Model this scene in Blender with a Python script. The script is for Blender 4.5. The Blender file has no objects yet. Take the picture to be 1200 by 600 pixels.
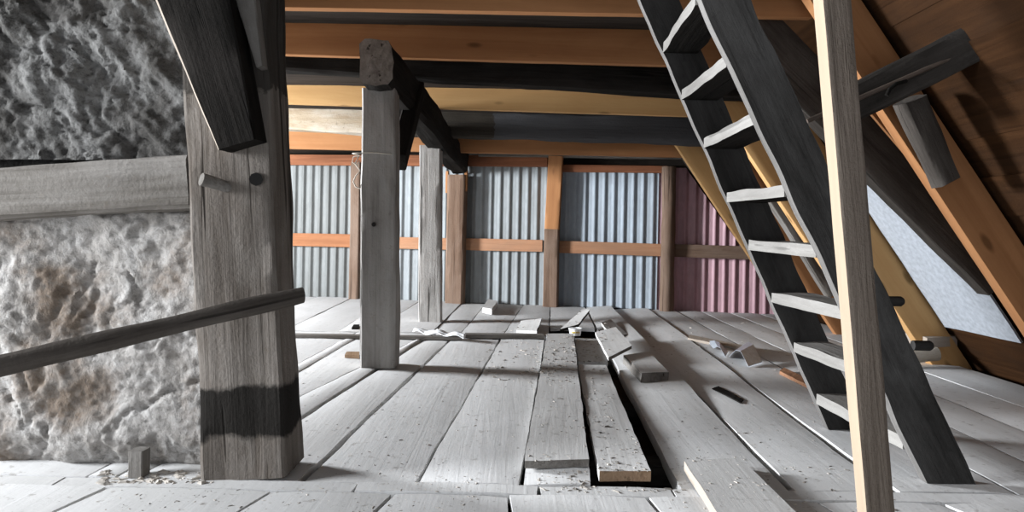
import bpy, bmesh, math, random
from mathutils import Vector, Matrix, noise
random.seed(7)
C = bpy.context.scene.collection
SC = bpy.context.scene
# ------------------------------------------------------------ camera / light
F, HOR, EYE = 850.0, 272.0, 0.80
ROLL = math.radians(1.1)
cam_d = bpy.data.cameras.new('camera'); cam = bpy.data.objects.new('camera', cam_d); C.objects.link(cam)
cam_d.sensor_width = 36; cam_d.lens = 36 * F / 1200; cam_d.shift_y = (HOR - 300) / 1200; cam_d.clip_start = .02
CAM_R = Matrix.Rotation(math.pi / 2, 4, 'X') @ Matrix.Rotation(ROLL, 4, 'Z')
cam.matrix_world = Matrix.Translation((0, 0, EYE)) @ CAM_R
SC.camera = cam
SC.view_settings.view_transform = 'Standard'; SC.view_settings.look = 'None'
SC.view_settings.gamma = 1; SC.view_settings.use_curve_mapping = False
SC.view_settings.exposure = 0.45
world = bpy.data.worlds.new('world'); SC.world = world; world.use_nodes = True
world.node_tree.nodes['Background'].inputs[0].default_value = (.86, .92, 1, 1)
world.node_tree.nodes['Background'].inputs[1].default_value = 1.1
def area(name, loc, to, sx, sy, power, col):
    d = bpy.data.lights.new(name, 'AREA'); d.shape = 'RECTANGLE'; d.size = sx; d.size_y = sy; d.energy = power; d.color = col
    o = bpy.data.objects.new(name, d); C.objects.link(o); o.location = loc
    o.rotation_euler = (Vector(to) - Vector(loc)).to_track_quat('-Z', 'Y').to_euler(); return o
area('window_daylight', (-6.25, 5.2, 1.40), (-.3, 3.9, .3), 1.15, 1.1, 1080, (.905, .95, 1))
area('doorway_daylight', (-4.6, 1.25, 1.5), (.7, 2.3, .1), 1.3, 1.2, 330, (.905, .95, 1))

def at(u, v, Y):
    d = CAM_R.to_3x3() @ Vector(((u - 600) / F, (HOR - v) / F, -1))
    return Vector((0, 0, EYE)) + d * (Y / d.y)
def fl(u, v, z=0.0):
    d = CAM_R.to_3x3() @ Vector(((u - 600) / F, (HOR - v) / F, -1))
    return Vector((0, 0, EYE)) + d * ((z - EYE) / d.z)
def nz(p, s=0): return noise.noise(Vector(p) + Vector((s * 7.31, s * 3.77, s * 1.93)))

# ------------------------------------------------------------ materials
def ramp(nt, src, stops):
    r = nt.nodes.new('ShaderNodeValToRGB')
    e = r.color_ramp.elements
    while len(e) < len(stops): e.new(.5)
    for el, (p, c) in zip(e, stops):
        el.position = p; el.color = (c, c, c, 1) if isinstance(c, (int, float)) else (*c, 1)
    nt.links.new(src, r.inputs[0]); return r.outputs[0]
def mixc(nt, fac, a, b):
    m = nt.nodes.new('ShaderNodeMix'); m.data_type = 'RGBA'
    for s, v in ((m.inputs[0], fac), (m.inputs[6], a), (m.inputs[7], b)):
        if isinstance(v, (int, float)): s.default_value = v
        elif isinstance(v, tuple): s.default_value = (*v, 1)
        else: nt.links.new(v, s)
    return m.outputs[2]
def math_(nt, op, a, b=0.0, clamp=False):
    m = nt.nodes.new('ShaderNodeMath'); m.operation = op; m.use_clamp = clamp
    for s, v in zip(m.inputs, (a, b)):
        if isinstance(v, (int, float)): s.default_value = v
        else: nt.links.new(v, s)
    return m.outputs[0]
def noi(nt, vec, scale, detail=5, rough=.6, sc=(1, 1, 1), dist=0):
    mp = nt.nodes.new('ShaderNodeMapping'); mp.inputs['Scale'].default_value = sc; nt.links.new(vec, mp.inputs[0])
    n = nt.nodes.new('ShaderNodeTexNoise'); n.inputs['Scale'].default_value = scale; n.inputs['Detail'].default_value = detail
    n.inputs['Roughness'].default_value = rough; n.inputs['Distortion'].default_value = dist
    nt.links.new(mp.outputs[0], n.inputs['Vector']); return n.outputs[0]
def newmat(name):
    m = bpy.data.materials.new(name); m.use_nodes = True; nt = m.node_tree
    return m, nt, nt.nodes['Principled BSDF']
def coords(nt, attr=None):
    tc = nt.nodes.new('ShaderNodeTexCoord')
    if attr:
        a = nt.nodes.new('ShaderNodeAttribute'); a.attribute_name = attr; rnd = a.outputs['Fac']
    else:
        a = nt.nodes.new('ShaderNodeObjectInfo'); rnd = a.outputs['Random']
    v = nt.nodes.new('ShaderNodeVectorMath'); v.operation = 'ADD'
    mm = math_(nt, 'MULTIPLY', rnd, 37.0)
    cb = nt.nodes.new('ShaderNodeCombineXYZ')
    for i in range(3): nt.links.new(mm, cb.inputs[i])
    nt.links.new(tc.outputs['Object'], v.inputs[0]); nt.links.new(cb.outputs[0], v.inputs[1])
    return v.outputs[0], rnd, tc.outputs['Object']
def wood(name, c1, c2, c3, axis=0, bump=.35, crack=.5, blotch=.5, knots=0, rough=.85, var=.25, attr=None, band=None, speck=0, speckc=(.1, .08, .06), g=1.0):
    m, nt, b = newmat(name)
    vec, rnd, raw = coords(nt, attr)
    sc = [16 * g] * 3; sc[axis] = .7 * g
    grain = noi(nt, vec, 1.6, 7, .65, sc, .6)
    sc2 = [2.2] * 3; sc2[axis] = .9
    blo = noi(nt, vec, 1.6, 5, .65, sc2, .5)
    fine = noi(nt, vec, 70, 3, .6)
    sc3 = [22] * 3; sc3[axis] = .5
    crk = noi(nt, vec, 1.3, 3, .5, sc3, .3)
    gr = ramp(nt, grain, [(.32, 0), (.68, 1)])
    col = mixc(nt, gr, c1, c2)
    col = mixc(nt, math_(nt, 'MULTIPLY', ramp(nt, blo, [(.42, 0), (.66, 1)]), blotch), col, c3)
    cr = ramp(nt, crk, [(.30, 1), (.36, 0)])
    col = mixc(nt, math_(nt, 'MULTIPLY', cr, crack), col, tuple(x * .12 for x in c1))
    if knots:
        mp = nt.nodes.new('ShaderNodeMapping'); s = [6.5] * 3; s[axis] = 2.3; mp.inputs['Scale'].default_value = s
        nt.links.new(vec, mp.inputs[0])
        vo = nt.nodes.new('ShaderNodeTexVoronoi'); vo.inputs['Scale'].default_value = 1; nt.links.new(mp.outputs[0], vo.inputs['Vector'])
        k = ramp(nt, vo.outputs['Distance'], [(.07, 1), (.15, 0)])
        col = mixc(nt, math_(nt, 'MULTIPLY', k, knots), col, tuple(x * .3 for x in c1))
    if speck:
        sp = noi(nt, vec, 26, 4, .7)
        col = mixc(nt, math_(nt, 'MULTIPLY', ramp(nt, sp, [(.60, 0), (.68, 1)]), speck), col, speckc)
    for (x0, x1, cc, amt, soft) in (band or []):
        sep = nt.nodes.new('ShaderNodeSeparateXYZ'); nt.links.new(raw, sep.inputs[0])
        wob = math_(nt, 'MULTIPLY', math_(nt, 'SUBTRACT', noi(nt, raw, 9, 5, .65), .5), soft)
        x = math_(nt, 'ADD', sep.outputs[0], wob)
        a = math_(nt, 'MULTIPLY', math_(nt, 'SUBTRACT', x, x0), 60, True)
        c = math_(nt, 'MULTIPLY', math_(nt, 'SUBTRACT', x1, x), 60, True)
        col = mixc(nt, math_(nt, 'MULTIPLY', math_(nt, 'MULTIPLY', a, c), amt), col, cc)
    val = math_(nt, 'ADD', math_(nt, 'MULTIPLY', rnd, var), 1 - var / 2)
    hs = nt.nodes.new('ShaderNodeHueSaturation'); nt.links.new(col, hs.inputs['Color']); nt.links.new(val, hs.inputs['Value'])
    nt.links.new(hs.outputs[0], b.inputs['Base Color']); b.inputs['Roughness'].default_value = rough
    b.inputs['Specular IOR Level'].default_value = .03
    hgt = math_(nt, 'SUBTRACT', math_(nt, 'ADD', grain, math_(nt, 'MULTIPLY', fine, .35)), math_(nt, 'MULTIPLY', cr, .8 * crack))
    bp = nt.nodes.new('ShaderNodeBump'); bp.inputs['Strength'].default_value = bump; bp.inputs['Distance'].default_value = .012
    nt.links.new(hgt, bp.inputs['Height']); nt.links.new(bp.outputs[0], b.inputs['Normal'])
    return m
def plain(name, col, rough=.6, metal=0, bump=0, var=.15, scale=30):
    m, nt, b = newmat(name); vec, rnd, raw = coords(nt)
    n = noi(nt, vec, scale, 5, .6)
    c = mixc(nt, ramp(nt, n, [(.35, 0), (.65, 1)]), tuple(x * (1 - var) for x in col), tuple(min(1, x * (1 + var)) for x in col))
    nt.links.new(c, b.inputs['Base Color']); b.inputs['Roughness'].default_value = rough; b.inputs['Metallic'].default_value = metal
    if bump:
        bp = nt.nodes.new('ShaderNodeBump'); bp.inputs['Strength'].default_value = bump; bp.inputs['Distance'].default_value = .01
        nt.links.new(n, bp.inputs['Height']); nt.links.new(bp.outputs[0], b.inputs['Normal'])
    return m
def mudmat(name, ca, cb, cc, s=1.0):
    m, nt, b = newmat(name); vec, rnd, raw = coords(nt)
    n1 = noi(nt, vec, 5 * s, 8, .7, dist=.8); n2 = noi(nt, vec, 2.3 * s, 6, .65); n3 = noi(nt, vec, 45, 6, .7)
    vo = nt.nodes.new('ShaderNodeTexVoronoi'); vo.inputs['Scale'].default_value = 28; nt.links.new(vec, vo.inputs['Vector'])
    c = mixc(nt, ramp(nt, n1, [(.38, 0), (.62, 1)]), ca, cb)
    c = mixc(nt, ramp(nt, n2, [(.47, 0), (.58, .95)]), c, cc)
    c = mixc(nt, ramp(nt, n3, [(.36, .6), (.5, 0)]), c, tuple(x * .45 for x in ca))
    nt.links.new(c, b.inputs['Base Color']); b.inputs['Roughness'].default_value = .95; b.inputs['Specular IOR Level'].default_value = .15
    hh = math_(nt, 'ADD', n1, math_(nt, 'ADD', math_(nt, 'MULTIPLY', n3, .6), math_(nt, 'MULTIPLY', vo.outputs['Distance'], .25)))
    bp = nt.nodes.new('ShaderNodeBump'); bp.inputs['Strength'].default_value = .8; bp.inputs['Distance'].default_value = .02
    nt.links.new(hh, bp.inputs['Height']); nt.links.new(bp.outputs[0], b.inputs['Normal'])
    return m
def metalmat(name, base, stain, rough=.42, metal=.55):
    m, nt, b = newmat(name); vec, rnd, raw = coords(nt)
    n = noi(nt, vec, 2.2, 6, .65, (2.2, 2.2, .8)); n2 = noi(nt, vec, 30, 4, .6, (1, 1, .4))
    c = mixc(nt, ramp(nt, n, [(.4, 0), (.66, .8)]), base, stain)
    c = mixc(nt, ramp(nt, n2, [(.42, .25), (.6, 0)]), c, tuple(x * .55 for x in base))
    nt.links.new(c, b.inputs['Base Color']); b.inputs['Roughness'].default_value = rough; b.inputs['Metallic'].default_value = metal
    return m
M = {}
M['old'] = wood('weathered_grey_wood', (.09, .08, .07), (.19, .176, .16), (.29, .275, .258), blotch=.55, crack=.8, bump=.6, speck=.3)
M['oldpost'] = wood('old_grey_post_wood', (.17, .155, .142), (.31, .295, .278), (.44, .425, .405), blotch=.5, crack=.7, bump=.5, speck=.25)
M['bigpost'] = wood('big_post_wood', (.07, .058, .048), (.155, .136, .12), (.24, .222, .203), blotch=.5, crack=.8, bump=.7, speck=.25,
                    band=[(.12, .30, (.012, .011, .010), .95, .09), (1.22, 3, (.03, .027, .024), .85, .25)])  # low band is a tar stain; top band is shade put into the colour
M['black'] = wood('char_and_shade_black_wood', (.008, .0075, .007), (.02, .018, .016), (.035, .03, .027), blotch=.4, crack=.5, bump=.6, rough=.92)
M['dark'] = wood('dark_old_wood', (.018, .016, .014), (.042, .037, .033), (.075, .066, .06), blotch=.5, crack=.6, bump=.6)
M['tread'] = wood('worn_tread_wood', (.165, .155, .143), (.25, .238, .222), (.31, .297, .28), crack=.4, bump=.4)
M['darkgrey'] = wood('dark_grey_brown_wood', (.045, .038, .033), (.095, .083, .073), (.15, .135, .12), crack=.6, bump=.6)
M['tar'] = wood('ladder_dark_wood', (.022, .021, .020), (.042, .040, .038), (.095, .092, .089), blotch=.6, crack=.15, bump=.3, var=.1, speck=.2, speckc=(.008, .008, .008))
M['edge'] = wood('lit_ladder_edge_wood', (.085, .08, .074), (.16, .15, .142), (.22, .21, .2), crack=.4, bump=.4)  # light catching the stringers' left edges, put into the colour
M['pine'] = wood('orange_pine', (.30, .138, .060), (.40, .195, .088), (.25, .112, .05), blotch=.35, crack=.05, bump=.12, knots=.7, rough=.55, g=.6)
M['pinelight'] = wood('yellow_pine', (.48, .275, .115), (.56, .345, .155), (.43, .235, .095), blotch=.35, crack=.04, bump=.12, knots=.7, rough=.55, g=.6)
M['rust'] = wood('red_brown_rail_wood', (.17, .068, .036), (.28, .115, .06), (.12, .05, .03), crack=.2, bump=.25)
M['redrail'] = wood('red_orange_rail_wood', (.22, .095, .048), (.30, .135, .068), (.18, .08, .042), crack=.15, bump=.2, knots=.4)
M['girt'] = wood('brown_rail_wood', (.30, .15, .085), (.42, .225, .13), (.24, .15, .10), crack=.25, bump=.25, knots=.4)
M['brownpost'] = wood('brown_post_wood', (.10, .062, .043), (.175, .118, .085), (.235, .175, .138), crack=.5, bump=.5)
M['mould'] = wood('pale_mould_wood', (.30, .22, .14), (.46, .38, .28), (.58, .53, .46), blotch=.8, crack=.4, bump=.6, speck=.4,
                  band=[(1.02, 9, (.022, .02, .018), .95, .12), (2.15, 9, (.075, .075, .08), .8, .35)])  # mould, then char; the grey right end is light put into the colour
M['rough'] = wood('rough_sawn_wood', (.14, .112, .09), (.27, .225, .185), (.22, .18, .15), crack=.7, bump=1.0, g=1.6)
M['sawn'] = wood('lit_sawn_wood', (.29, .222, .160), (.35, .275, .200), (.31, .24, .176), crack=.05, bump=.1, var=.05)
M['board'] = wood('dusty_board', (.46, .445, .43), (.51, .50, .485), (.58, .57, .555), blotch=.8, crack=.07, bump=.15, speck=.35, speckc=(.13, .105, .085))
M['palecut_lit'] = wood('pale_board_edge', (.32, .265, .215), (.39, .335, .28), (.36, .31, .265), crack=.1, bump=.2)
M['browncut'] = wood('brown_board_end', (.22, .14, .085), (.33, .23, .15), (.28, .19, .13), crack=.3, bump=.4)
M['floor'] = wood('dusty_floor_boards', (.53, .522, .51), (.575, .567, .556), (.635, .627, .62), axis=1, blotch=.8, crack=.06, bump=.14, speck=.42, speckc=(.17, .14, .115), attr='bid', var=.12)
M['loft'] = wood('dark_loft_boards', (.022, .018, .015), (.05, .041, .034), (.03, .025, .022), axis=0, crack=.5, bump=.4)
M['roofb'] = wood('roof_boards', (.028, .013, .006), (.05, .023, .010), (.02, .012, .008), axis=1, crack=.3, bump=.3, attr='bid')
M['soil'] = mudmat('soil', (.055, .035, .025), (.10, .055, .035), (.07, .05, .04))
M['mud'] = mudmat('dark_mud', (.045, .042, .038), (.085, .08, .075), (.15, .146, .14), 1.3)
M['plaster'] = mudmat('pale_plaster', (.26, .24, .22), (.38, .365, .35), (.15, .115, .088))
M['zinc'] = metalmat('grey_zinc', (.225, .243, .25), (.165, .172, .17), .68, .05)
M['darker'] = metalmat('darker_zinc', (.125, .131, .128), (.085, .086, .08), .6, .1)  # leftmost sheet gets a darker zinc than the others
M['blue'] = metalmat('blue_zinc', (.30, .345, .39), (.24, .27, .30), .68, .05)
M['pink'] = metalmat('pink_painted_steel', (.46, .27, .305), (.38, .235, .26), .55, .1)
M['steel'] = plain('bare_steel', (.55, .60, .66), .35, .6)
M['rod'] = plain('rusty_rod', (.10, .075, .06), .6, .3, .3)
M['white'] = plain('white_plastic', (.80, .81, .82), .5)
M['twine'] = plain('twine', (.55, .50, .43), .9)
M['hole'] = plain('dark_hole', (.01, .009, .008), .9)
M['membrane'] = plain('grey_membrane', (.36, .385, .42), .6)
M['yellow'] = plain('yellow_print', (.75, .55, .12), .5)
M['chip'] = plain('wood_chip', (.33, .30, .265), .9, var=.55, scale=8)
M['redchip'] = plain('red_shard', (.25, .04, .03), .6)

# ------------------------------------------------------------ builders
def tag(o, label=None, cat=None, group=None, kind='thing'):
    o['kind'] = kind
    if label: o['label'] = label
    if cat: o['category'] = cat
    if group: o['group'] = group
    return o
def mkobj(name, verts, faces, mats, mw=None, parent=None, fm=None, sharp=38, smooth=True):
    me = bpy.data.meshes.new(name); me.from_pydata([tuple(v) for v in verts], [], faces)
    for m in (mats if isinstance(mats, (list, tuple)) else [mats]): me.materials.append(M[m] if isinstance(m, str) else m)
    if fm: me.polygons.foreach_set('material_index', fm)
    if smooth:
        me.polygons.foreach_set('use_smooth', [True] * len(me.polygons)); me.set_sharp_from_angle(angle=math.radians(sharp))
    me.update()
    o = bpy.data.objects.new(name, me); C.objects.link(o)
    if mw is not None: o.matrix_world = mw
    if parent:
        o.parent = parent; o.matrix_parent_inverse = parent.matrix_world.inverted()
    return o
def frame(A, B, up):
    x = (B - A).normalized(); up = Vector(up); z = (up - x * up.dot(x)).normalized(); y = z.cross(x)
    m = Matrix((x, y, z)).transposed().to_4x4(); m.translation = A
    return m
def beam(name, A, B, w, t, mat, up=(0, 0, 1), rough=.006, bow=0, seed=None, cham=.08, w2=None, t2=None, rnd=False, parent=None, step=.06, n=5, sag=0, endj=.0, edge=None):
    """timber from A to B; local X = length, w across (local Y), t along up (local Z)"""
    A, B = Vector(A), Vector(B); L = (B - A).length
    if seed is None: seed = random.random() * 50
    w2 = w2 or w; t2 = t2 or t
    prof = []
    if rnd:
        for i in range(4 * n): a = 2 * math.pi * i / (4 * n); prof.append((.5 * math.cos(a), .5 * math.sin(a)))
    else:
        e = .5 - cham
        for k in range(4):
            ca, sa = [(1, 0), (0, 1), (-1, 0), (0, -1)][k]
            for i in range(n):
                q = -e + 2 * e * i / (n - 1)
                prof.append((.5 * ca - q * sa, .5 * sa + q * ca))
    P = len(prof); R = max(3, int(L / step) + 1)
    V = []; Fc = []
    for r in range(R):
        s = r / (R - 1); x = L * s; ww = w + (w2 - w) * s; tt = t + (t2 - t) * s
        oy = bow * nz((x * .7, 0, 0), seed + 3); oz = bow * nz((x * .7, 5, 0), seed + 4) - sag * 4 * s * (1 - s)
        for (py, pz) in prof:
            y = py * ww; z = pz * tt
            d = nz((x * 2.2, y * 9, z * 9), seed) + .5 * nz((x * 6, y * 25, z * 25), seed + 9)
            k = 1 + rough * d / max(.02, math.hypot(y, z))
            xx = x
            if r in (0, R - 1) and endj: xx += endj * nz((y * 8, z * 8, s * 9), seed + 5)
            V.append((xx, y * k + oy, z * k + oz))
    for r in range(R - 1):
        for i in range(P):
            j = (i + 1) % P; Fc.append((r * P + i, r * P + j, (r + 1) * P + j, (r + 1) * P + i))
    Fc.append(tuple(range(P - 1, -1, -1))); Fc.append(tuple(range((R - 1) * P, R * P)))
    mats = [mat]; fm = None
    if edge:                       # edge = (second material, side index 0..3)
        mats = [mat, edge[0]]; fm = []
        for r in range(R - 1):
            for i in range(P): fm.append(1 if (i // n in edge[1] and i % n != n - 1) or (i % n == n - 1 and 'c%d' % (i // n) in edge[1]) else 0)
        fm += [1 if 'A' in edge[1] else 0, 1 if 'B' in edge[1] else 0]
    return mkobj(name, V, Fc, mats, frame(A, B, up), parent, fm)
def plate(name, c4, ext, mat, parent=None, nx=12, ny=4, rough=.003, seed=None, sidemat=None, sides=None, cup=0, wob=0, backmat=None):
    """slab: c4 = corners of the visible face (a,b,c,d; length runs a->d / b->c), ext = extrusion vector to its back"""
    c4 = [Vector(c) for c in c4]; ext = Vector(ext)
    if seed is None: seed = random.random() * 50
    O = sum(c4, Vector()) / 4
    xa = ((c4[3] + c4[2]) - (c4[0] + c4[1])).normalized(); za = -ext.normalized()
    za = (za - xa * za.dot(xa)).normalized(); ya = za.cross(xa)
    mw = Matrix((xa, ya, za)).transposed().to_4x4(); mw.translation = O; inv = mw.inverted()
    V = []; Fc = []; fm = []
    for lay in (0, 1):
        for i in range(nx + 1):
            for j in range(ny + 1):
                s = i / nx; q = j / ny
                p = c4[0].lerp(c4[3], s).lerp(c4[1].lerp(c4[2], s), q)
                p = inv @ (p + ext * lay)
                d = rough * nz((p.x * 5, p.y * 9, 0), seed + lay)
                p.z += d * (0 if lay else 1) + cup * ((2 * q - 1) ** 2 - .3)
                if j in (0, ny): p.y += 2.0 * rough * nz((p.x * 7, 3 * j, 0), seed + 2) + wob * nz((p.x * 3, 3 * j, 0), seed + 4)
                if i in (0, nx): p.x += 2.0 * rough * nz((p.y * 12, 3 * i, 4), seed + 3)
                V.append(p)
    K = (nx + 1) * (ny + 1); I = lambda l, i, j: l * K + i * (ny + 1) + j
    for i in range(nx):
        for j in range(ny):
            Fc.append((I(0, i, j), I(0, i + 1, j), I(0, i + 1, j + 1), I(0, i, j + 1))); fm.append(0)
            Fc.append((I(1, i, j), I(1, i, j + 1), I(1, i + 1, j + 1), I(1, i + 1, j))); fm.append(2 if backmat else 0)
    def side(a, b, tag_):
        Fc.append((I(0, *a), I(0, *b), I(1, *b), I(1, *a))); fm.append(1 if sides and tag_ in sides else 0)
    for i in range(nx): side((i, 0), (i + 1, 0), 'L'); side((i + 1, ny), (i, ny), 'R')
    for j in range(ny): side((0, j + 1), (0, j), 'F'); side((nx, j), (nx, j + 1), 'B')
    o = mkobj(name, V, Fc, [mat] + ([sidemat] if sidemat else []) + ([backmat] if backmat else []), mw, parent, fm)
    bm = bmesh.new(); bm.from_mesh(o.data); bmesh.ops.recalc_face_normals(bm, faces=bm.faces); bm.to_mesh(o.data); bm.free()
    o.data.set_sharp_from_angle(angle=math.radians(38))
    return o
def tube(name, pts, r, mat, parent=None, n=7):
    pts = [Vector(p) for p in pts]; V = []; Fc = []
    for i, p in enumerate(pts):
        d = (pts[min(i + 1, len(pts) - 1)] - pts[max(i - 1, 0)]).normalized()
        a = d.orthogonal().normalized() if i == 0 else (a - d * a.dot(d)).normalized()
        b = d.cross(a)
        rr = r if not callable(r) else r(i / (len(pts) - 1))
        for k in range(n): t = 2 * math.pi * k / n; V.append(p + rr * (math.cos(t) * a + math.sin(t) * b))
    for i in range(len(pts) - 1):
        for k in range(n): Fc.append((i * n + k, i * n + (k + 1) % n, (i + 1) * n + (k + 1) % n, (i + 1) * n + k))
    Fc.append(tuple(range(n - 1, -1, -1))); Fc.append(tuple(range((len(pts) - 1) * n, len(pts) * n)))
    O = pts[0].copy(); V = [v - O for v in V]
    return mkobj(name, V, Fc, mat, Matrix.Translation(O), parent, sharp=60)

# ------------------------------------------------------------ setting: floor
W1, W2 = fl(345, 347), fl(905, 368)                       # foot of the rear wall
def wallY(x): return W1.y + (W2.y - W1.y) * (x - W1.x) / (W2.x - W1.x)
def ln(a, b):
    p, q = fl(*a), fl(*b)
    return lambda y: p.x + (q.x - p.x) * (y - p.y) / (q.y - p.y)
def const(x, k=0.0): return lambda y: x + k * (y - 2.3)
FV, FF, FB = [], [], []
def fboard(la, lb, y0, y1, dz=0, tiltL=0, tiltR=0, gap=.004, th=.03, seed=None, n=26):
    if seed is None: seed = random.random() * 90
    bid = random.random(); base = len(FV); ny = 4
    for lay in (0, 1):
        for i in range(n + 1):
            for j in range(ny + 1):
                s = i / n; q = j / ny
                yA = y0(0) if callable(y0) else y0
                xm = (la(yA) + lb(yA)) / 2
                Y1 = y1 if not callable(y1) else y1(xm)
                y = yA + (Y1 - yA) * s
                xa, xb = la(y) + gap, lb(y) - gap
                if callable(y1): y = yA + (y1(xa + (xb - xa) * q) - yA) * s
                x = xa + (xb - xa) * q
                if j in (0, ny): x += .005 * nz((y * 2.6, j, 0), seed) + .006 * nz((y * 11, j, 0), seed + 1)
                if i in (0, n): y += .006 * nz((x * 14, i, 0), seed + 2)
                fade = max(0, min(1, (y - 3.1) / 1.2)) if tiltR or tiltL else 0
                z = dz + fade * (tiltL * (1 - q) + tiltR * q) + .004 * nz((x * 5, y * 1.5, 0), seed) - .004 * (j in (0, ny))
                FV.append((x, y, z - th * lay)); FB.append(bid)
    K = (n + 1) * (ny + 1); I = lambda l, i, j: base + l * K + i * (ny + 1) + j
    for i in range(n):
        for j in range(ny): FF.append((I(0, i, j), I(0, i, j + 1), I(0, i + 1, j + 1), I(0, i + 1, j)))
        FF.append((I(0, i, 0), I(0, i + 1, 0), I(1, i + 1, 0), I(1, i, 0))); FF.append((I(0, i + 1, ny), I(0, i, ny), I(1, i, ny), I(1, i + 1, ny)))
    for j in range(ny):
        FF.append((I(0, 0, j + 1), I(0, 0, j), I(1, 0, j), I(1, 0, j + 1))); FF.append((I(0, n, j), I(0, n, j + 1), I(1, n, j + 1), I(1, n, j)))
YA, YS, YM = 2.305, 2.22, 5.62
lc = ln((347, 466), (483, 400)); lb_ = ln((347, 437), (399, 407)); la_ = ln((345, 428), (377, 411)); ld = ln((349, 490), (428, 440))
le = ln((366, 550), (523, 402)); lf = ln((492, 558), (587, 396)); lg = ln((615, 545), (640, 392))
lo1 = ln((692, 545), (672, 392)); lh = ln((789, 560), (723, 432)); li = ln((880, 525), (720, 364)); lj = ln((1007, 545), (757, 360)); lk = ln((990, 470), (800, 368))
L1 = [const(-6.7 + .36 * i, .10) for i in range(14)]
L1 = [l for l in L1 if l(YM) < la_(YM) - .2 and l(YA) < la_(YA) - .2]
run1 = L1 + [la_, lb_, lc, ld, le, lf, lg, lo1]
for i, (p, q) in enumerate(zip(run1, run1[1:])):
    g = .006
    if q is le: g = .016
    if p is le: g = .012
    if p is lf or q is lf: g = .008
    fboard(p, q, YA, YM, dz=random.uniform(-.004, .004), gap=g, th=.05)
# right of the opening
fboard(lh, li, YA, wallY, gap=.012, tiltR=.030, dz=-.002, th=.05)
fboard(li, lj, YA, wallY, gap=.014, tiltL=-.012, tiltR=.016, dz=-.002, th=.05)
fboard(lj, lk, YA, wallY, gap=.013, dz=.002, th=.05)
lr = [lk] + [(lambda y, d=d: lk(y) + d) for d in (.26, .55, .85, 1.2)]
for p, q in zip(lr, lr[1:]): fboard(p, q, YA, wallY, gap=.005)
# behind the crosswise bars
r2 = [const(-6.7 + .42 * i, -.03) for i in range(14)]
a2 = ln((468, 368), (490, 354)); b2 = ln((520, 376), (544, 352)); c2 = ln((550, 378), (572, 352)); d2 = ln((596, 382), (608, 364)); e2 = ln((644, 377), (645, 356))
r2 = [l for l in r2 if l(6) < a2(6) - .2] + [a2, b2, c2, d2, e2]
for p, q in zip(r2, r2[1:]): fboard(p, q, YM + .012, wallY, gap=.006, dz=random.uniform(-.003, .006), n=14)
fboard(e2, lh, 6.15, wallY, gap=.006, n=10)
# crosswise strip and the boards in front of it
def strip(x0, x1, dz=0): fboard(const(x0), const(x1), YS, YA - .005, gap=.003, dz=dz, n=3)
for x0, x1 in ((-6.7, -4.0), (-4.0, -1.4), (-1.4, -.475), (-.475, .10), (.10, .52), (.52, 3.0)): strip(x0, x1, random.uniform(-.003, .003))
L0 = [const(x, k) for x, k in ((-6.7, 0), (-6.0, 0), (-5.3, 0), (-4.6, 0), (-3.9, 0), (-3.3, 0), (-2.6, 0), (-2.0, -.05), (-1.20, .20), (-.70, .25), (-.33, .2), (0, -.05), (.42, -.1), (.62, -.15), (.93, -.2), (1.3, -.3), (1.7, -.3), (2.3, 0), (3.0, 0))]
for p, q in zip(L0, L0[1:]): fboard(p, q, -1.2, YS - .008, gap=.006, dz=random.uniform(-.005, .003), n=16)
floor = mkobj('floor', FV, FF, 'floor')
at_ = floor.data.attributes.new('bid', 'FLOAT', 'POINT'); at_.data.foreach_set('value', FB); floor['kind'] = 'structure'
bm = bmesh.new(); bm.from_mesh(floor.data); bmesh.ops.recalc_face_normals(bm, faces=bm.faces); bm.to_mesh(floor.data); bm.free(); floor.data.set_sharp_from_angle(angle=math.radians(35))
def grid_surface(name, fn, nu, nv, mat, parent=None, thick=None):
    V = [fn(i / nu, j / nv) for i in range(nu + 1) for j in range(nv + 1)]
    Fc = [(i * (nv + 1) + j, (i + 1) * (nv + 1) + j, (i + 1) * (nv + 1) + j + 1, i * (nv + 1) + j + 1) for i in range(nu) for j in range(nv)]
    o = mkobj(name, V, Fc, mat, None, parent, sharp=70)
    if thick:
        md = o.modifiers.new('solid', 'SOLIDIFY'); md.thickness = thick; md.offset = 0
    return o
def subf(u, v):
    x, y = -6.8 + 10 * u, -1.3 + 11 * v
    return Vector((x, y, -.14 + .012 * nz((x * 6, y * 6, 0))))
tag(grid_surface('floor_underlayer', subf, 120, 160, 'soil'), kind='structure')
for y in (2.75, 3.6, 4.8): tag(beam('floor_joist', (-6.6, y, -.095), (3, y, -.095), .12, .085, 'dark'), kind='structure')

# ------------------------------------------------------------ setting: partition on the left
def ridged(p, s):
    return 1 - abs(nz(p, s)) * 2
ZT, ZB = 1.05, .86                 # horizontal rail of the partition
wl = bpy.data.objects.new('wall_left', None); C.objects.link(wl); wl.location = (-1.6, 2.42, 0); wl['kind'] = 'structure'; bpy.context.view_layer.update()
def frac(p, H, lac, octv, sd): return noise.fractal(Vector(p) + Vector((sd * 7.31, sd * 3.77, sd * 1.93)), H, lac, octv)
def relief(x, z, sc, sd):
    wx_, wz_ = .06 * frac((x * 3, 2, z * 3), 1, 2, 3, sd), .06 * frac((x * 3, 8, z * 3), 1, 2, 3, sd + 1)
    a = frac(((x + wx_) * 3.2 * sc, 0, (z + wz_) * 3.2 * sc), .92 if sd == 1 else .8, 2.1, 7, sd + 2)
    cr = abs(frac(((x + 2 * wx_) * 2.6 * sc, 4, (z + 2 * wz_) * 2.6 * sc), .9, 2.1, 5, sd + 3))
    return (.032 if sd == 1 else .046) * a + .007 * frac((x * 28, 3, z * 28), .9, 2, 3, sd + 6) - .012 * math.exp(-(cr / .07) ** 2)
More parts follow.
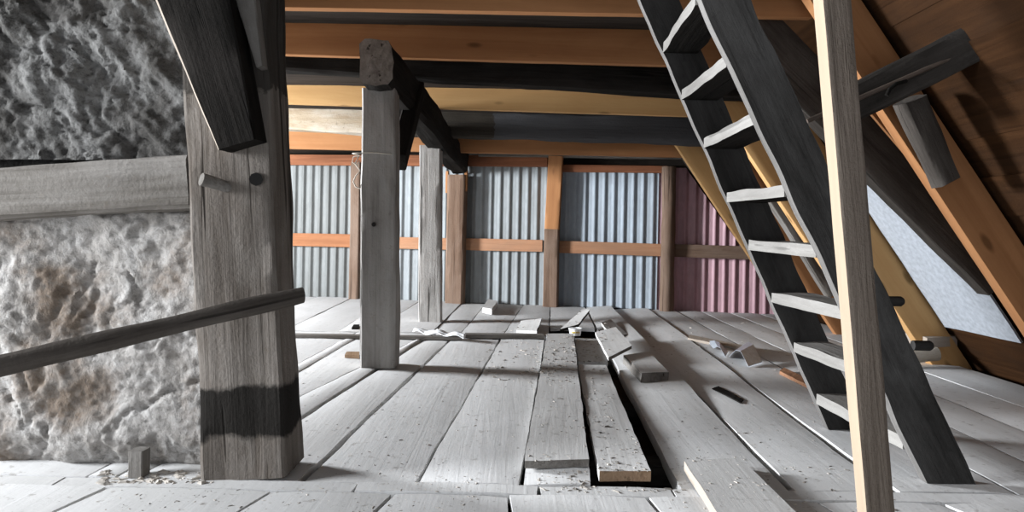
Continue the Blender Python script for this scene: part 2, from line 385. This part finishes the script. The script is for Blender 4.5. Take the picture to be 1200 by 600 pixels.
def lower(u, v):
    x = -4.0 + (-.925 + 4.0) * u; z = -.02 + (ZB + .06) * v
    d = .022 + relief(x + 40, z + 40, 1.0, 1)
    edge = max(0, min((ZB + .03 - z) / .05, (-.900 - x + .03 * nz((1, 0, z * 9), 3)) / .05)); d -= .07 * max(0, 1 - edge) + .06 * max(0, (.12 - z) / .12) ** 2
    return Vector((x, 2.40 - d, z))
def upper(u, v):
    x = -4.0 + (-.98 + 4.0) * u; z = ZT - .04 + (2.2 - ZT) * v
    p, q = x * .75 - z * .65, x * .65 + z * .75
    d = .03 + relief(p * .8 + 40, q * 1.5 + 40, 1.5, 12)
    return Vector((x, 2.41 - d, z))
grid_surface('plaster_infill', lower, 400, 150, 'plaster', wl)
grid_surface('mud_infill', upper, 400, 150, 'mud', wl)
grid_surface('infill_back', lambda u, v: Vector((-4.0 + 3.06 * u, 2.58 + .02 * nz((u * 20, v * 20, 0)), -.02 + 2.2 * v)), 60, 50, 'mud', wl)

# ------------------------------------------------------------ setting: rear wall backing, loft floor, roof, outer wall
def ceilz(y): return 2.135 - .112 * (y - 4.5) if y > 4.5 else 2.135
def ceil_fn(u, v):
    x, y = -6.8 + 8.45 * u, -1.3 + 10.4 * v
    return Vector((x, y, ceilz(y) + .006 * nz((x * 2, y * 9, 0))))
tag(grid_surface('ceiling', ceil_fn, 40, 80, 'loft', thick=.03), kind='structure')
RS = 1.45
def roofx(z): return 1.86 + (1.58 - z) / RS
RV, RF, RB = [], [], []
nrb = 15
for k in range(nrb):                                   # boards of the right-hand roof slope, running along the ridge direction
    z0, z1 = -.12 + 2.6 * k / nrb, -.12 + 2.6 * (k + 1) / nrb + .004
    off = random.uniform(0, .012); b = len(RV)
    for y in (-1.2, 9.0):
        for z in (z0, z1): RV.append((roofx(z) + .02 + off, y, z))
        for z in (z1, z0): RV.append((roofx(z) + .05 + off, y, z + .015))
    RB += [random.random()] * 8
    for i in range(4): j = (i + 1) % 4; RF.append((b + i, b + j, b + 4 + j, b + 4 + i))
    RF += [(b, b + 3, b + 2, b + 1), (b + 4, b + 5, b + 6, b + 7)]
roof = mkobj('wall_right', RV, RF, 'roofb', smooth=False); at_ = roof.data.attributes.new('bid', 'FLOAT', 'POINT'); at_.data.foreach_set('value', RB); roof['kind'] = 'structure'
bm = bmesh.new(); bm.from_mesh(roof.data); bmesh.ops.recalc_face_normals(bm, faces=bm.faces); bm.to_mesh(roof.data); bm.free()
# dark boarding behind and above the corrugated sheets
def backf(u, v):
    x = -6.8 + 9.9 * u
    return Vector((x, wallY(x) + .13, -.1 + 2.0 * v))
tag(grid_surface('wall_back', backf, 30, 8, 'loft', thick=.03), kind='structure')
# outer wall far left, with the window that lets the daylight in
ov = []
for (y0, y1, z0, z1) in ((2.6, 4.5, -.1, 2.2), (5.9, 9.2, -.1, 2.2), (4.5, 5.9, -.1, .7), (4.5, 5.9, 1.95, 2.2)): ov.append((y0, y1, z0, z1))
vv, ff = [], []
for (y0, y1, z0, z1) in ov:
    b = len(vv)
    for x in (-6.6, -6.5):
        vv += [(x, y0, z0), (x, y1, z0), (x, y1, z1), (x, y0, z1)]
    ff += [(b, b + 1, b + 2, b + 3), (b + 7, b + 6, b + 5, b + 4)] + [(b + i, b + 4 + i, b + 4 + (i + 1) % 4, b + (i + 1) % 4) for i in range(4)]
tag(mkobj('wall_outer', vv, ff, 'mud', smooth=False), kind='structure')

# ------------------------------------------------------------ rear wall: corrugated sheets, rails, posts
wx = (W2 - W1).normalized(); wn = Vector((wx.y, -wx.x, 0))         # along the wall / towards the camera
def wp(u, z, off=0):
    """point on the rear wall plane seen in column u, at height z"""
    d = CAM_R.to_3x3() @ Vector(((u - 600) / F, 0, -1)); d.z = 0
    s = (W1 + wn * off).dot(wn) / d.dot(wn); p = d * s; p.z = z; return p
def sheet(u0, u1, z0, z1, mat, label, off=0.0, cut=None, pitch=.104):
    a, b = wp(u0, 0, off), wp(u1, 0, off); L = (b - a).length; n = int(L / pitch * 10)
    V, Fc = [], []; dirx = (b - a).normalized()
    for lay in (0, .0025):
        for i in range(n + 1):
            x = L * i / n; y = .0095 * math.sin(2 * math.pi * x / pitch) + .004 * math.sin(4 * math.pi * x / pitch + .7)
            zt = z1
            if cut: zt = min(z1, cut(a + dirx * x))
            for j in range(9): V.append((x, y + lay + .004 * nz((x * 2, j * .4, 0), u0), z0 + (zt - z0) * j / 8))
    N = (n + 1) * 9
    for i in range(n):
        for j in range(8):
            p = i * 9 + j; Fc.append((p, p + 9, p + 10, p + 1)); Fc.append((N + p, N + p + 1, N + p + 10, N + p + 9))
        Fc.append((i * 9, N + i * 9, N + i * 9 + 9, i * 9 + 9)); Fc.append((i * 9 + 8, i * 9 + 17, N + i * 9 + 17, N + i * 9 + 8))
    for i in (0, n):
        for j in range(8): Fc.append((i * 9 + j, i * 9 + j + 1, N + i * 9 + j + 1, N + i * 9 + j))
    mw = Matrix((dirx, Vector((-dirx.y, dirx.x, 0)), Vector((0, 0, 1)))).transposed().to_4x4(); mw.translation = a
    return tag(mkobj('corrugated_sheet', V, Fc, mat, mw, sharp=60), label, 'metal sheet', 'corrugated sheets of the rear wall')
sheet(180, 414, .0, 1.56, 'darker', 'dull grey corrugated metal sheet behind the charred corner post and rail end')
sheet(412, 528, .0, 1.56, 'zinc', 'grey corrugated metal sheet behind the two freestanding posts', -.012)
sheet(524, 646, .0, 1.55, 'zinc', 'grey corrugated metal sheet between red brown post and half orange half brown post')
sheet(643, 771, .0, 1.53, 'blue', 'pale blue grey corrugated metal sheet left of the round log post', -.012)
sheet(770, 925, -.02, 1.52, 'pink', 'dusty pink corrugated metal sheet under the roof slope', -.026, cut=lambda p: max(.03, 1.58 - RS * (p.x - 1.80)))
def rail(name, ua, ub, z, zb, w, t, off, mat, label, cat='rail', group='rails of the rear wall'):
    return tag(beam(name, wp(ua, z, off), wp(ub, zb, off), w, t, mat, rough=.003, n=4, cham=.04), label, cat, group)
rail('wall_rail', 200, 414, .665, .665, .035, .150, .045, 'redrail', 'orange middle rail across the dull grey sheet beside the corner post')
rail('wall_rail', 420, 636, .655, .655, .035, .130, .045, 'girt', 'middle rail passing behind the two freestanding posts')
rail('wall_rail', 656, 776, .65, .64, .035, .130, .045, 'girt', 'brown middle rail across the pale blue sheet')
rail('wall_rail', 791, 892, .64, .63, .035, .135, .045, 'brownpost', 'weathered middle rail across the pink sheet')
rail('wall_rail', 180, 640, 1.60, 1.58, .05, .12, .055, 'rust', 'dark red brown top rail above the grey sheets')
rail('wall_rail', 655, 780, 1.505, 1.495, .05, .075, .04, 'rust', 'short red brown top rail above the pale blue sheet')
def wpost(u, px, z0, z1, mat, label, off=.08, d=.12, rnd=False, rough=.005, **kw):
    w = px * 7.9 / F
    return tag(beam('wall_post', wp(u, z0, off), wp(u + kw.pop('lean', 0), z1, off), w, d, mat, up=wn, rnd=rnd, rough=rough, **kw), label, 'post', 'posts of the rear wall')
wpost(417, 12, 0, 1.56, 'brownpost', 'narrow brown wall post half hidden behind the tall grey post', .07, .10)
p3 = wpost(535, 21, 0, 1.42, 'brownpost', 'brown wall post under the far end of the charred beam', .115, .16)
hp = wpost(647, 17, 0, .84, 'brownpost', 'wall post with new orange upper half spliced onto an old lower half', .085, .13)
up_ = beam('splice', wp(647, .84, .085), wp(650, 1.63, .085), 16.5 * 7.9 / F, .12, 'pine', up=wn, rough=.002, parent=hp, cham=.03); up_['label'] = 'new orange pine upper half'
wpost(783, 16, 0, 1.52, 'brownpost', 'round brown log post between the blue and pink sheets', .09, .15, rnd=True, rough=.012)
for u, z in ((523, 1.34), (545, 1.36)):
    tag(beam('cleat', wp(u, z - .12, .14), wp(u, z + .12, .14), .03, .04, 'pine', up=wn, rough=.001),
        'thin orange cleat on the %s side of the brown wall post top' % ('left' if u < 530 else 'right'), 'cleat', 'cleats on the brown wall post')
# dusty wall plate under the last joist
tag(beam('wall_plate', wp(560, 1.665, .06), wp(803, 1.64, .06), .10, .075, 'old'), 'grey dusty wall plate lying along the top of the corrugated wall', 'beam')

# ------------------------------------------------------------ joists overhead (left to right)
def joist(name, Y, ua, va0, va1, ub, vb0, vb1, dep, mat, label, rough=.002, ext=(0, 0), Yb=None, group='orange joists overhead', **kw):
    Yb = Yb or Y
    A0, A1, B0, B1 = at(ua, va0, Y), at(ua, va1, Y), at(ub, vb0, Yb), at(ub, vb1, Yb)
    A, B = (A0 + A1) / 2, (B0 + B1) / 2; d = (B - A).normalized()
    A = A - d * ext[0]; B = B + d * ext[1]; lim = roofx(B.z + (A0.z - A1.z) / 2) + (.16 if name == 'crossbeam' else -.01)
    if B.x > lim: B = A + (B - A) * ((lim - A.x) / (B.x - A.x)); A.y += dep / 2; B.y += dep / 2
    return tag(beam(name, A, B, dep, (A0.z - A1.z), mat, rough=rough, t2=(B0.z - B1.z), **kw), label, 'beam', group)
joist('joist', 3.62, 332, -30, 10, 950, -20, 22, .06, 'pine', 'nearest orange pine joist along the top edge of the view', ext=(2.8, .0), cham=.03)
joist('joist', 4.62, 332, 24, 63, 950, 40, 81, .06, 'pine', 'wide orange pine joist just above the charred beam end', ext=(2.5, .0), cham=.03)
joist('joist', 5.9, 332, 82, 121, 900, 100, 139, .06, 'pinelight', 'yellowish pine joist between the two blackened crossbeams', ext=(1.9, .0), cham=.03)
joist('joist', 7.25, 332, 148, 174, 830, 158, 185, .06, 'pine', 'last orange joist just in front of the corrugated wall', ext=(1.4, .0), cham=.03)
joist('crossbeam', 5.08, 332, 60, 84, 800, 78, 114, .16, 'black', 'black charred crossbeam with a wavy lower edge behind the orange joist', rough=.014, ext=(2.2, .55), group='old crossbeams overhead', bow=.03)
joist('crossbeam', 6.6, 332, 123, 152, 815, 136, 168, .18, 'mould', 'old hewn crossbeam pale and mouldy at left and charred at right', rough=.016, ext=(.25, .2), group='old crossbeams overhead', bow=.03)

# ------------------------------------------------------------ freestanding posts and the charred beam
bA = Vector((-.775, 4.06, 1.745)); bB = Vector((-.585, 8.05, 1.56))
tag(beam('charred_beam', bA, bB, .185, .25, 'black', rough=.016, cham=.13, bow=.03, endj=.03, edge=('old', ('A',))), 'charred lengthwise beam with a pale chopped end resting on the grey posts', 'beam')
def vpost(ua, va, ub, vb, Yb, w, d, mat, label, w2=None, **kw):
    base = fl(ub, vb); base.z = 0; Y = base.y + d / 2
    X0 = base.x * Y / base.y
    top = at(ua, va, base.y); tX = top.x; A = Vector((base.x, Y, .0)); B = Vector((tX, Y, top.z))
    return tag(beam('timber_post', A, B, w, d, mat, up=(0, -1, 0), w2=w2, **kw), label, 'post', 'freestanding posts')
P1 = vpost(443.5, 103, 442.5, 432, 4.2, .205, .19, 'oldpost', 'tall squared grey post nearest, with a twine tied round its upper half', w2=.19, rough=.012, cham=.05, n=6, step=.035)
kn = tube('knot', [at(438, 263, 4.19), at(438, 263, 4.14)], .013, 'hole', P1, 10); kn['label'] = 'dark knot hole'
vpost(504, 170, 503.5, 378, 6.3, .20, .17, 'oldpost', 'whitish grey post standing behind the tall post', w2=.18, rough=.010, cham=.06)
tag(beam('knee_brace', at(466, 190, 4.42), at(489, 104, 5.0), .10, .12, 'black', up=(0, -1, 0), rough=.006), 'thin black brace leaning from the tall grey post to the beam', 'brace')
# twine
tw = [];  Yp = fl(442, 432).y
c_ = at(442, 182, Yp + .1)
for i in range(25):
    a = 2 * math.pi * i / 24; ca, sa = math.cos(a), math.sin(a); k = 1 / max(abs(ca), abs(sa))
    tw.append(Vector((c_.x - .01 + .112 * k * ca, c_.y + .108 * k * sa, c_.z + .004 * math.sin(3 * a))))
to = tag(tube('twine', tw, .003, 'twine', n=6), 'pale twine tied round the tall grey post with a loop hanging down', 'twine')
lp = [at(421, 182, Yp - .01), at(416, 192, Yp - .01), at(422, 200, Yp - .012), at(417, 206, Yp - .012), at(414, 213, Yp - .012), at(417, 219, Yp - .012), at(422, 221, Yp - .012), at(423, 216, Yp - .012)]
tube('loop', lp, .0035, 'twine', to)
tube('loop', [at(421, 183, Yp - .01), at(414, 184, Yp - .01), at(413, 190, Yp - .012), at(419, 194, Yp - .012), at(421, 188, Yp - .012)], .003, 'twine', to)

# ------------------------------------------------------------ partition timbers (left foreground)
YP = 2.29
pA = at(299, 561, YP + .11); pA.z = 0; pB = at(274, 0, YP + .11)
pB = pA + (pB - pA) * 1.33
post = tag(beam('corner_post', pA, pB, .265, .22, 'bigpost', up=(.03, -1, 0), rough=.014, cham=.04, n=8, w2=.27, step=.03),
           'massive grey corner post with a blackened foot beside the plaster wall', 'post')
pg = tube('peg', [at(236, 210, YP - .055), at(250, 214, YP - .03), at(268, 220, YP + .01)], lambda s: .021 - .003 * s, 'old', post, 10); pg['label'] = 'protruding round wooden peg'
hl = tube('peg_hole', [at(300, 210, YP - .016), at(300, 210, YP + .01)], .021, 'hole', post, 8)
tag(beam('brace', at(288, 172, YP - .03), at(178, -190, YP - .05), .115, .15, 'black', up=(0, -1, 0), rough=.006, w2=.33, cham=.035, edge=('palecut_lit', (0, 'c0'))),  # pale left chamfer is a highlight painted along the brace
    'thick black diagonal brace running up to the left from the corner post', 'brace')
tag(beam('chock', at(307, 80, YP - .02), at(284, -30, YP - .02), .02, .05, 'old', up=(0, -1, 0), w2=.075, rough=.004), 'grey wedge shaped timber between the black brace and corner post', 'wedge')
rA = at(232, 215, YP + .09); rB = at(40, 226, YP + .09)
rB = rA + (rB - rA) * 4.6
tag(beam('partition_rail', rA, rB, .16, .17, 'old', rough=.012, n=7, step=.03), 'wide grey rail let into the wall between mud and plaster', 'rail')
tag(beam('handrail_pole', at(357, 346, 2.13), at(-60, 440, 1.72), .052, .054, 'darkgrey', rnd=True, rough=.010, bow=.02, seed=4.2, w2=.056, t2=.062, endj=.015, n=4, step=.04),
    'crooked grey pole fixed across the corner post as a handrail', 'pole')
tag(beam('foot_block', fl(157, 561) + Vector((0, .03, 0)), fl(157, 561) + Vector((.0, .03, .085)), .045, .05, 'old', up=(0, -1, 0), rough=.005), 'small grey wooden block at the foot of the plaster wall', 'block')

# ------------------------------------------------------------ ladder
lad = bpy.data.objects.new('loft_ladder', None); C.objects.link(lad); lad.location = (1.36, 2.7, 0)
tag(lad, 'steep black wooden ladder stair with pale worn treads leading up to the loft', 'ladder'); bpy.context.view_layer.update()
Yn, Yf, TH = 2.38, 3.02, .042
fa, fb = at(750, 0, Yf), at(962, 484, Yf); na, nb = at(821, 0, Yn), at(1087, 570, Yn)
def lx(a, b): return lambda z: a.x + (b.x - a.x) * (z - a.z) / (b.z - a.z)
fX, nX = lx(fa, fb), lx(na, nb); SW = .165; ZL = 2.3
def stringer(X, Y, z0, lab):
    c = [(X(z0), Y, z0), (X(z0) + SW, Y, z0), (X(ZL) + SW, Y, ZL), (X(ZL), Y, ZL)]
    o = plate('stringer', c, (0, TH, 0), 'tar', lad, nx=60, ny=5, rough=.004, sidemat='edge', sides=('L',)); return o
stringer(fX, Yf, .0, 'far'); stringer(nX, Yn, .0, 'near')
TR = [((773, 53), .012), ((802, 108), .0), ((817, 165), .01), ((848, 228), -.006), ((878, 284), -.01), ((905, 345), .0), ((938, 403), -.005), ((958, 464), -.012)]
for k, ((u, v), dz) in enumerate(TR):
    zf = at(u, v, Yf).z + .01; zn = zf + dz; y0, y1 = Yn + TH, Yf
    xf, xn = fX(zf - .02) + .004, nX(zn - .02) + .004; dp = .145
    # visible face = the worn leading edge; slab extruded to the right
    o = plate('tread', [(xf, y1, zf), (xf + dp, y1, zf), (xn + dp, y0, zn), (xn, y0, zn)], (0, 0, -.042), 'tread', lad, nx=14, ny=4, rough=.006, sidemat='tread', sides=('L', 'R'), wob=.006, backmat='black')  # black back faces put the shade under the treads into the colour
for (u, v) in ((1050, 353), (1084, 405)):
    p = at(u - 4, v, Yn + .06); o = tube('tenon', [p - Vector((.03, 0, 0)), p + Vector((.028, 0, .0)), p + Vector((.036, 0, 0))], lambda s: .017 if s < .8 else .011, 'tar', lad, 10)

# ------------------------------------------------------------ prop stud on the right
sa = at(980, 0, 2.0); sb = fl(1033, 622); sb = Vector((at(1033, 622, 2.0).x, 2.0, 0)); 
dirs = (sa - sb).normalized(); st = sb + dirs * 2.15; off = Vector((0, .025, 0))
tag(beam('prop_stud', sb + off, st + off, .082, .05, 'rough', up=(.12, -1, 0), rough=.003, cham=.02, n=8, step=.02, edge=('sawn', (0,))),  # pale left face: light from the left put into its colour
    'rough sawn upright prop with a left edge toned bright as if lit in front of the ladder', 'stud')

# ------------------------------------------------------------ right-hand roof timbers
def rafter(Y, mat, label, w=.075, dep=.2, z0=-.02, z1=2.1, sink=0, group='orange rafters of the roof slope'):
    nrm = Vector((-RS, 0, -1)).normalized()
    A = Vector((roofx(z0), Y, z0)) + nrm * (dep / 2 - sink - .0); B = Vector((roofx(z1), Y, z1)) + nrm * (dep / 2 - sink)
    return tag(beam('rafter', A, B, w, dep, mat, up=nrm, rough=.002, cham=.03), label, 'rafter', group)
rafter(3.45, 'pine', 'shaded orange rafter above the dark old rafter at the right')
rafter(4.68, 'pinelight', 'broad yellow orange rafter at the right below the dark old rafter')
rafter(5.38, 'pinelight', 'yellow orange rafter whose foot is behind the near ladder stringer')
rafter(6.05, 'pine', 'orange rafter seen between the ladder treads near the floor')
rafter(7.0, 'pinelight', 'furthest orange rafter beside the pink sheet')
def old(name, A, B, w, t, mat, label, cat, **kw): return tag(beam(name, A, B, w, t, mat, **kw), label, cat)
tag(beam('old_rafter', at(862, 15, 3.8), at(1172, 325, 3.8), .26, .12, 'darkgrey', up=(0, -1, 0), rough=.010), 'dark weathered old rafter slanting down behind the prop stud', 'rafter')
tag(beam('lath', at(1018, 128, 3.62), at(1180, 318, 3.62), .02, .02, 'pine', up=(0, -1, 0), rough=.001), 'thin orange lath along the upper edge of the dark old rafter', 'lath')
tag(beam('slanting_tie', at(985, 128, 3.2), at(1136, 50, 3.03), .16, .14, 'dark', up=(0, -1, 0), rough=.012, bow=.02), 'thick dark tie beam rising to the right at the top corner', 'beam')
tag(tube('rod', [at(946, 142, 3.08), at(1000, 118, 3.06), at(1060, 92, 3.04), at(1128, 62, 3.0)], .010, 'rod', n=8), 'thin rusty rod running along the dark tie beam', 'rod')
tag(tube('hook', [at(1062, 95, 3.02), at(1051, 98, 3.0), at(1043, 104, 3.0), at(1039, 112, 3.0)], .008, 'black', n=7), 'small curved hook hanging from the rusty rod', 'hook')
tag(beam('broken_strut', at(1066, 116, 3.25), at(1108, 215, 3.3), .10, .09, 'darkgrey', up=(0, -1, 0), rough=.018, endj=.02), 'weathered grey strut with a broken upper end below the dark tie', 'strut')
tag(beam('old_strut', at(1000, -10, 3.75), at(1085, 120, 3.75), .18, .1, 'black', up=(0, -1, 0), rough=.008), 'black slanting strut behind the tie at the top right corner', 'strut')
tag(plate('membrane_strip', [(roofx(z) - .012, y, z) for y, z in ((3.92, .25), (4.62, .25), (4.62, 1.25), (3.92, 1.25))], (.01, 0, .007), 'membrane', nx=10, ny=3, rough=.004), 'pale grey roofing membrane showing below the dark old rafter', 'membrane')
tag(beam('old_strut', at(905, 232, 5.6), at(975, 345, 5.6), .09, .09, 'old', up=(0, -1, 0), rough=.008), 'grey weathered strut seen between the ladder stringers in front of an orange rafter', 'strut')
tag(beam('old_rafter', at(792, 168, 7.3), at(905, 330, 7.3), .06, .12, 'dark', up=(0, -1, 0), rough=.008), 'dark old rafter along the upper edge of the pink sheet', 'rafter')
eb = at(1066, 398, 4.75)
tag(beam('eave_board', eb, eb + Vector((.22, .05, .01)), .30, .075, 'palecut_lit', rough=.003), 'pale orange timber end lying under the rafters by the right edge', 'board')
lg0 = at(1040, 424, 4.55); lg0.z = .05
tag(beam('eave_log', lg0, lg0 + Vector((.34, .06, .03)), .08, .08, 'mould', rnd=True, rough=.012), 'whitish grey log lying on the floor beneath the pale timber end', 'log')

# ------------------------------------------------------------ loose boards on the floor
def fboard_thing(name, px, z, th, label, mat='board', sidemat=None, sides=None, zs=None, cat='board', group='loose boards on the floor', ext=None, **kw):
    zs = zs or [z] * 4
    return tag(plate(name, [fl(u, v, zz) for (u, v), zz in zip(px, zs)], ext or (0, 0, -th), mat, sidemat=sidemat, sides=sides, **kw), label, cat, group)
fboard_thing('loose_floorboard', [(615, 540), (690, 538), (672, 391), (641, 391)], .028, .026, 'long dusty floorboard lying left of the dark slot', nx=30, sidemat='old', sides=('F',), zs=[.034, .034, .03, .03])
fboard_thing('loose_floorboard', [(702, 552), (763, 552), (710, 428), (677, 427)], .03, .034, 'long dusty floorboard with a brown end between the two dark slots', nx=30, sidemat='browncut', sides=('F',), zs=[.03, .03, .02, .02])
fboard_thing('loose_floorboard', [(678, 424), (712, 424), (703, 396), (674, 396)], -.02, .03, 'crumbling board end covered in rubble beyond the long brown ended board')
fboard_thing('loose_floorboard', [(848, 612), (945, 612), (868, 536), (802, 540)], .035, .033, 'pale plank with a fresh cut long edge in the front right of floor', sidemat='palecut_lit', sides=('L',), nx=16, rough=.0012)
fboard_thing('board_piece', [(713, 419), (740, 405), (722, 383), (697, 389)], .1, .02, 'square pale grey board piece propped at a tilt over the gap', sidemat='old', sides=('F', 'R'), zs=[.075, .095, .10, .085], mat='palecut_lit' if False else 'board')
fboard_thing('board_piece', [(752, 437), (784, 436), (760, 412), (731, 416)], .05, .045, ext=(-.012, -.045, -.045), label= 'thick board offcut with a chamfered end lying right of the tilted square piece', sidemat='old', sides=('F', 'L'), zs=[.05, .05, .05, .05])
fboard_thing('board_piece', [(656, 386), (678, 380), (691, 363), (684, 361)], .08, .022, 'narrow board piece leaning up on the little tub', sidemat='dark', sides=('R', 'F'), zs=[.03, .06, .13, .12])
fboard_thing('board_piece', [(605, 387), (629, 388), (635, 373), (610, 376)], .06, .02, 'small grey board piece tilted up beside the dark bar end', sidemat='dark', sides=('R',), zs=[.03, .05, .07, .03])
fboard_thing('board_piece', [(719, 394), (736, 392), (716, 374), (704, 378)], .04, .02, 'narrow dark edged board piece behind the tilted square piece', sidemat='dark', sides=('R', 'F'), zs=[.03, .02, .05, .06])
fboard_thing('board_piece', [(566, 360), (576, 362), (583, 353), (572, 350)], .06, .055, 'small grey wood block standing on far boards near the wall', cat='block', group=None, nx=5)
fboard_thing('board_piece', [(612, 353), (655, 354), (655, 350), (612, 349)], .02, .02, 'flat brown offcut at the foot of the spliced wall post', mat='browncut', nx=5)
fboard_thing('lath', [(806, 396), (872, 409), (873, 405), (808, 392)], .02, .018, 'pale thin lath lying behind the bent metal pieces', mat='palecut_lit', cat='lath', group='thin laths on the floor', nx=5)
fboard_thing('lath', [(914, 435), (957, 456), (962, 450), (919, 431)], .02, .018, 'short orange lath near the foot of the far ladder stringer', mat='girt', cat='lath', group='thin laths on the floor', nx=5)
fboard_thing('lath', [(404, 416), (421, 417), (421, 412), (406, 412)], .02, .018, 'short light stick beside the foot of the tall grey post', mat='browncut', cat='stick', group=None, nx=5)
fboard_thing('dark_offcut', [(412, 384), (421, 384), (421, 380), (414, 380)], .02, .018, 'small black offcut on the floor left of the tall post', mat='black', cat='offcut', group=None, nx=4)
# crosswise bars
tag(beam('long_bar', fl(330, 393, .015), fl(541, 396, .015), .07, .026, 'old', rough=.003), 'long dark bar lying across the floor behind the tall post', 'bar')
tag(beam('long_bar', fl(545, 393, .018), fl(637, 394, .018), .10, .03, 'old', rough=.004), 'shorter grey bar continuing to the right of the white rag', 'bar')
# white rag on the bar end
def ragf(u, v):
    p = fl(486, 385, .055).lerp(fl(546, 391, .055), u); p.y -= .10 * v
    p.z += .012 * nz((u * 7, v * 3, 0), 3) - .03 * max(0, v - .6) + .006 * math.sin(u * 17)
    return p
rag = tag(grid_surface('rag', ragf, 24, 8, 'white', thick=.004), 'crumpled white plastic strip draped over the dark bar end', 'rag')
tube('strap', [at(513, 386, 5.45), at(510, 390, 5.43), at(509, 396, 5.4), at(512, 400, 5.38)], .008, 'white', rag)
# little tub
tubp = fl(674, 393, 0); tv, tf = [], []
prof = [(.0, 0), (.042, 0), (.05, .05), (.053, .05), (.053, .058), (.047, .058), (.04, .006), (0, .006)]
for (r, z) in prof:
    for k in range(20): a = 2 * math.pi * k / 20; tv.append((r * math.cos(a), r * math.sin(a), z))
for i in range(len(prof) - 1):
    for k in range(20): tf.append((i * 20 + k, i * 20 + (k + 1) % 20, (i + 1) * 20 + (k + 1) % 20, (i + 1) * 20 + k))
tb = tag(mkobj('tub', tv, tf, 'white', Matrix.Translation(tubp + Vector((0, 0, .0)))), 'little white tub with yellow spots under the leaning board piece', 'tub')
for a in (-2.1, -1.75, -1.4, -1.05):
    p = tubp + Vector((.0475 * math.cos(a), .0475 * math.sin(a), .028)); d = Vector((math.cos(a), math.sin(a), 0)) * .002
    tube('yellow_spot', [p - d, p + d], .0075, 'yellow', tb, 8)
# bent metal pieces
def bent(px, ridge, z, label):
    a, b, c, d = [fl(u, v, 0.012) for u, v in px]
    V = []
    for lay in (0, .003):
        for s in (0, .5, 1):
            l, r = a.lerp(d, s), b.lerp(c, s)
            for q, zz in ((0, .0), (.35, z * .9), (.6, z), (1, .0)): V.append(l.lerp(r, q) + Vector((0, 0, zz - lay)))
    Fc = []
    for i in range(2):
        for j in range(3):
            p = i * 4 + j; Fc += [(p, p + 1, p + 5, p + 4), (12 + p, 12 + p + 4, 12 + p + 5, 12 + p + 1)]
    for i in range(2):
        for j in (0, 3): p = i * 4 + j; Fc.append((p, p + 4, p + 16, p + 12))
    for i in (0, 2):
        for j in range(3): p = i * 4 + j; Fc.append((p, p + 1, p + 13, p + 12))
    return tag(mkobj('metal_flashing', V, Fc, 'steel', sharp=20), label, 'metal piece', 'bent metal pieces on the floor')
bent([(854, 418), (877, 429), (893, 424), (869, 405)], None, .07, 'folded bright metal flashing piece standing open towards the ladder')
bent([(836, 408), (850, 418), (853, 412), (829, 400)], None, .035, 'narrow bent metal strip left of the folded flashing piece')
tag(plate('dark_slit', [fl(835, 455, .006), fl(868, 472, .006), fl(872, 468, .006), fl(842, 452, .006)], (0, 0, -.005), 'black', nx=6, ny=2), 'black strip standing in for a dark splinter lying on the boards before the bent metal', 'slit')  # black strip added in place of a dark slit in the floor
# scattered chips and rubble (uncountable)
bpy.context.view_layer.update(); DG = bpy.context.evaluated_depsgraph_get()
cv, cf = [], []
def chip(p, s):
    b = len(cv); R_ = Matrix.Rotation(random.uniform(0, 6.3), 3, 'Z') @ Matrix.Rotation(random.uniform(-.5, .5), 3, 'X')
    sx, sy, sz = s * random.uniform(.6, 2.2), s * random.uniform(.4, .9), s * random.uniform(.25, .6)
    for dx, dy, dz in ((-1, -1, 0), (1, -.8, 0), (.8, 1, 0), (-.9, .9, 0), (-.6, -.5, 1), (.5, -.5, 1.1), (.4, .6, .9), (-.5, .4, 1)):
        cv.append(p + R_ @ Vector((dx * sx, dy * sy, dz * sz)))
    for f in ((0, 3, 2, 1), (4, 5, 6, 7), (0, 1, 5, 4), (1, 2, 6, 5), (2, 3, 7, 6), (3, 0, 4, 7)): cf.append(tuple(b + i for i in f))
for (u0, u1, v0, v1, n, s0, s1, z) in ((560, 720, 380, 440, 260, .003, .011, .033), (620, 676, 400, 450, 170, .003, .010, .033), (618, 690, 450, 540, 90, .002, .006, .034), (685, 720, 440, 500, 60, .003, .008, .03), (700, 768, 500, 548, 70, .002, .007, .032),
                                       (630, 800, 552, 575, 110, .003, .009, .003), (350, 620, 400, 560, 140, .002, .006, .002), (770, 1000, 400, 560, 220, .002, .007, .003), (660, 712, 385, 425, 130, .004, .014, .0),
                                       (560, 720, 350, 385, 70, .004, .012, .003), (760, 930, 365, 420, 120, .003, .010, .003), (110, 560, 562, 599, 140, .002, .005, .0), (120, 250, 553, 566, 90, .004, .016, .0), (760, 1060, 545, 600, 120, .002, .007, .0)):
    for _ in range(int(n * 1.6)):
        p = fl(random.uniform(u0, u1), random.uniform(v0, v1), z); sz_ = s0 + (s1 - s0) * random.random() ** 3
        ok, hit, nn, _i, ob, _m = SC.ray_cast(DG, Vector((p.x, p.y, .30)), Vector((0, 0, -1)))
        if ok and -.06 < hit.z < .12 and nn.z > .6 and ob.name.split('.')[0] in ('floor', 'loose_floorboard', 'board_piece'): chip(hit - Vector((0, 0, .0005)), sz_)
tag(mkobj('rubble', cv, cf, 'chip', smooth=False), 'scattered wood chips and grit over the floor boards', 'rubble', kind='stuff')
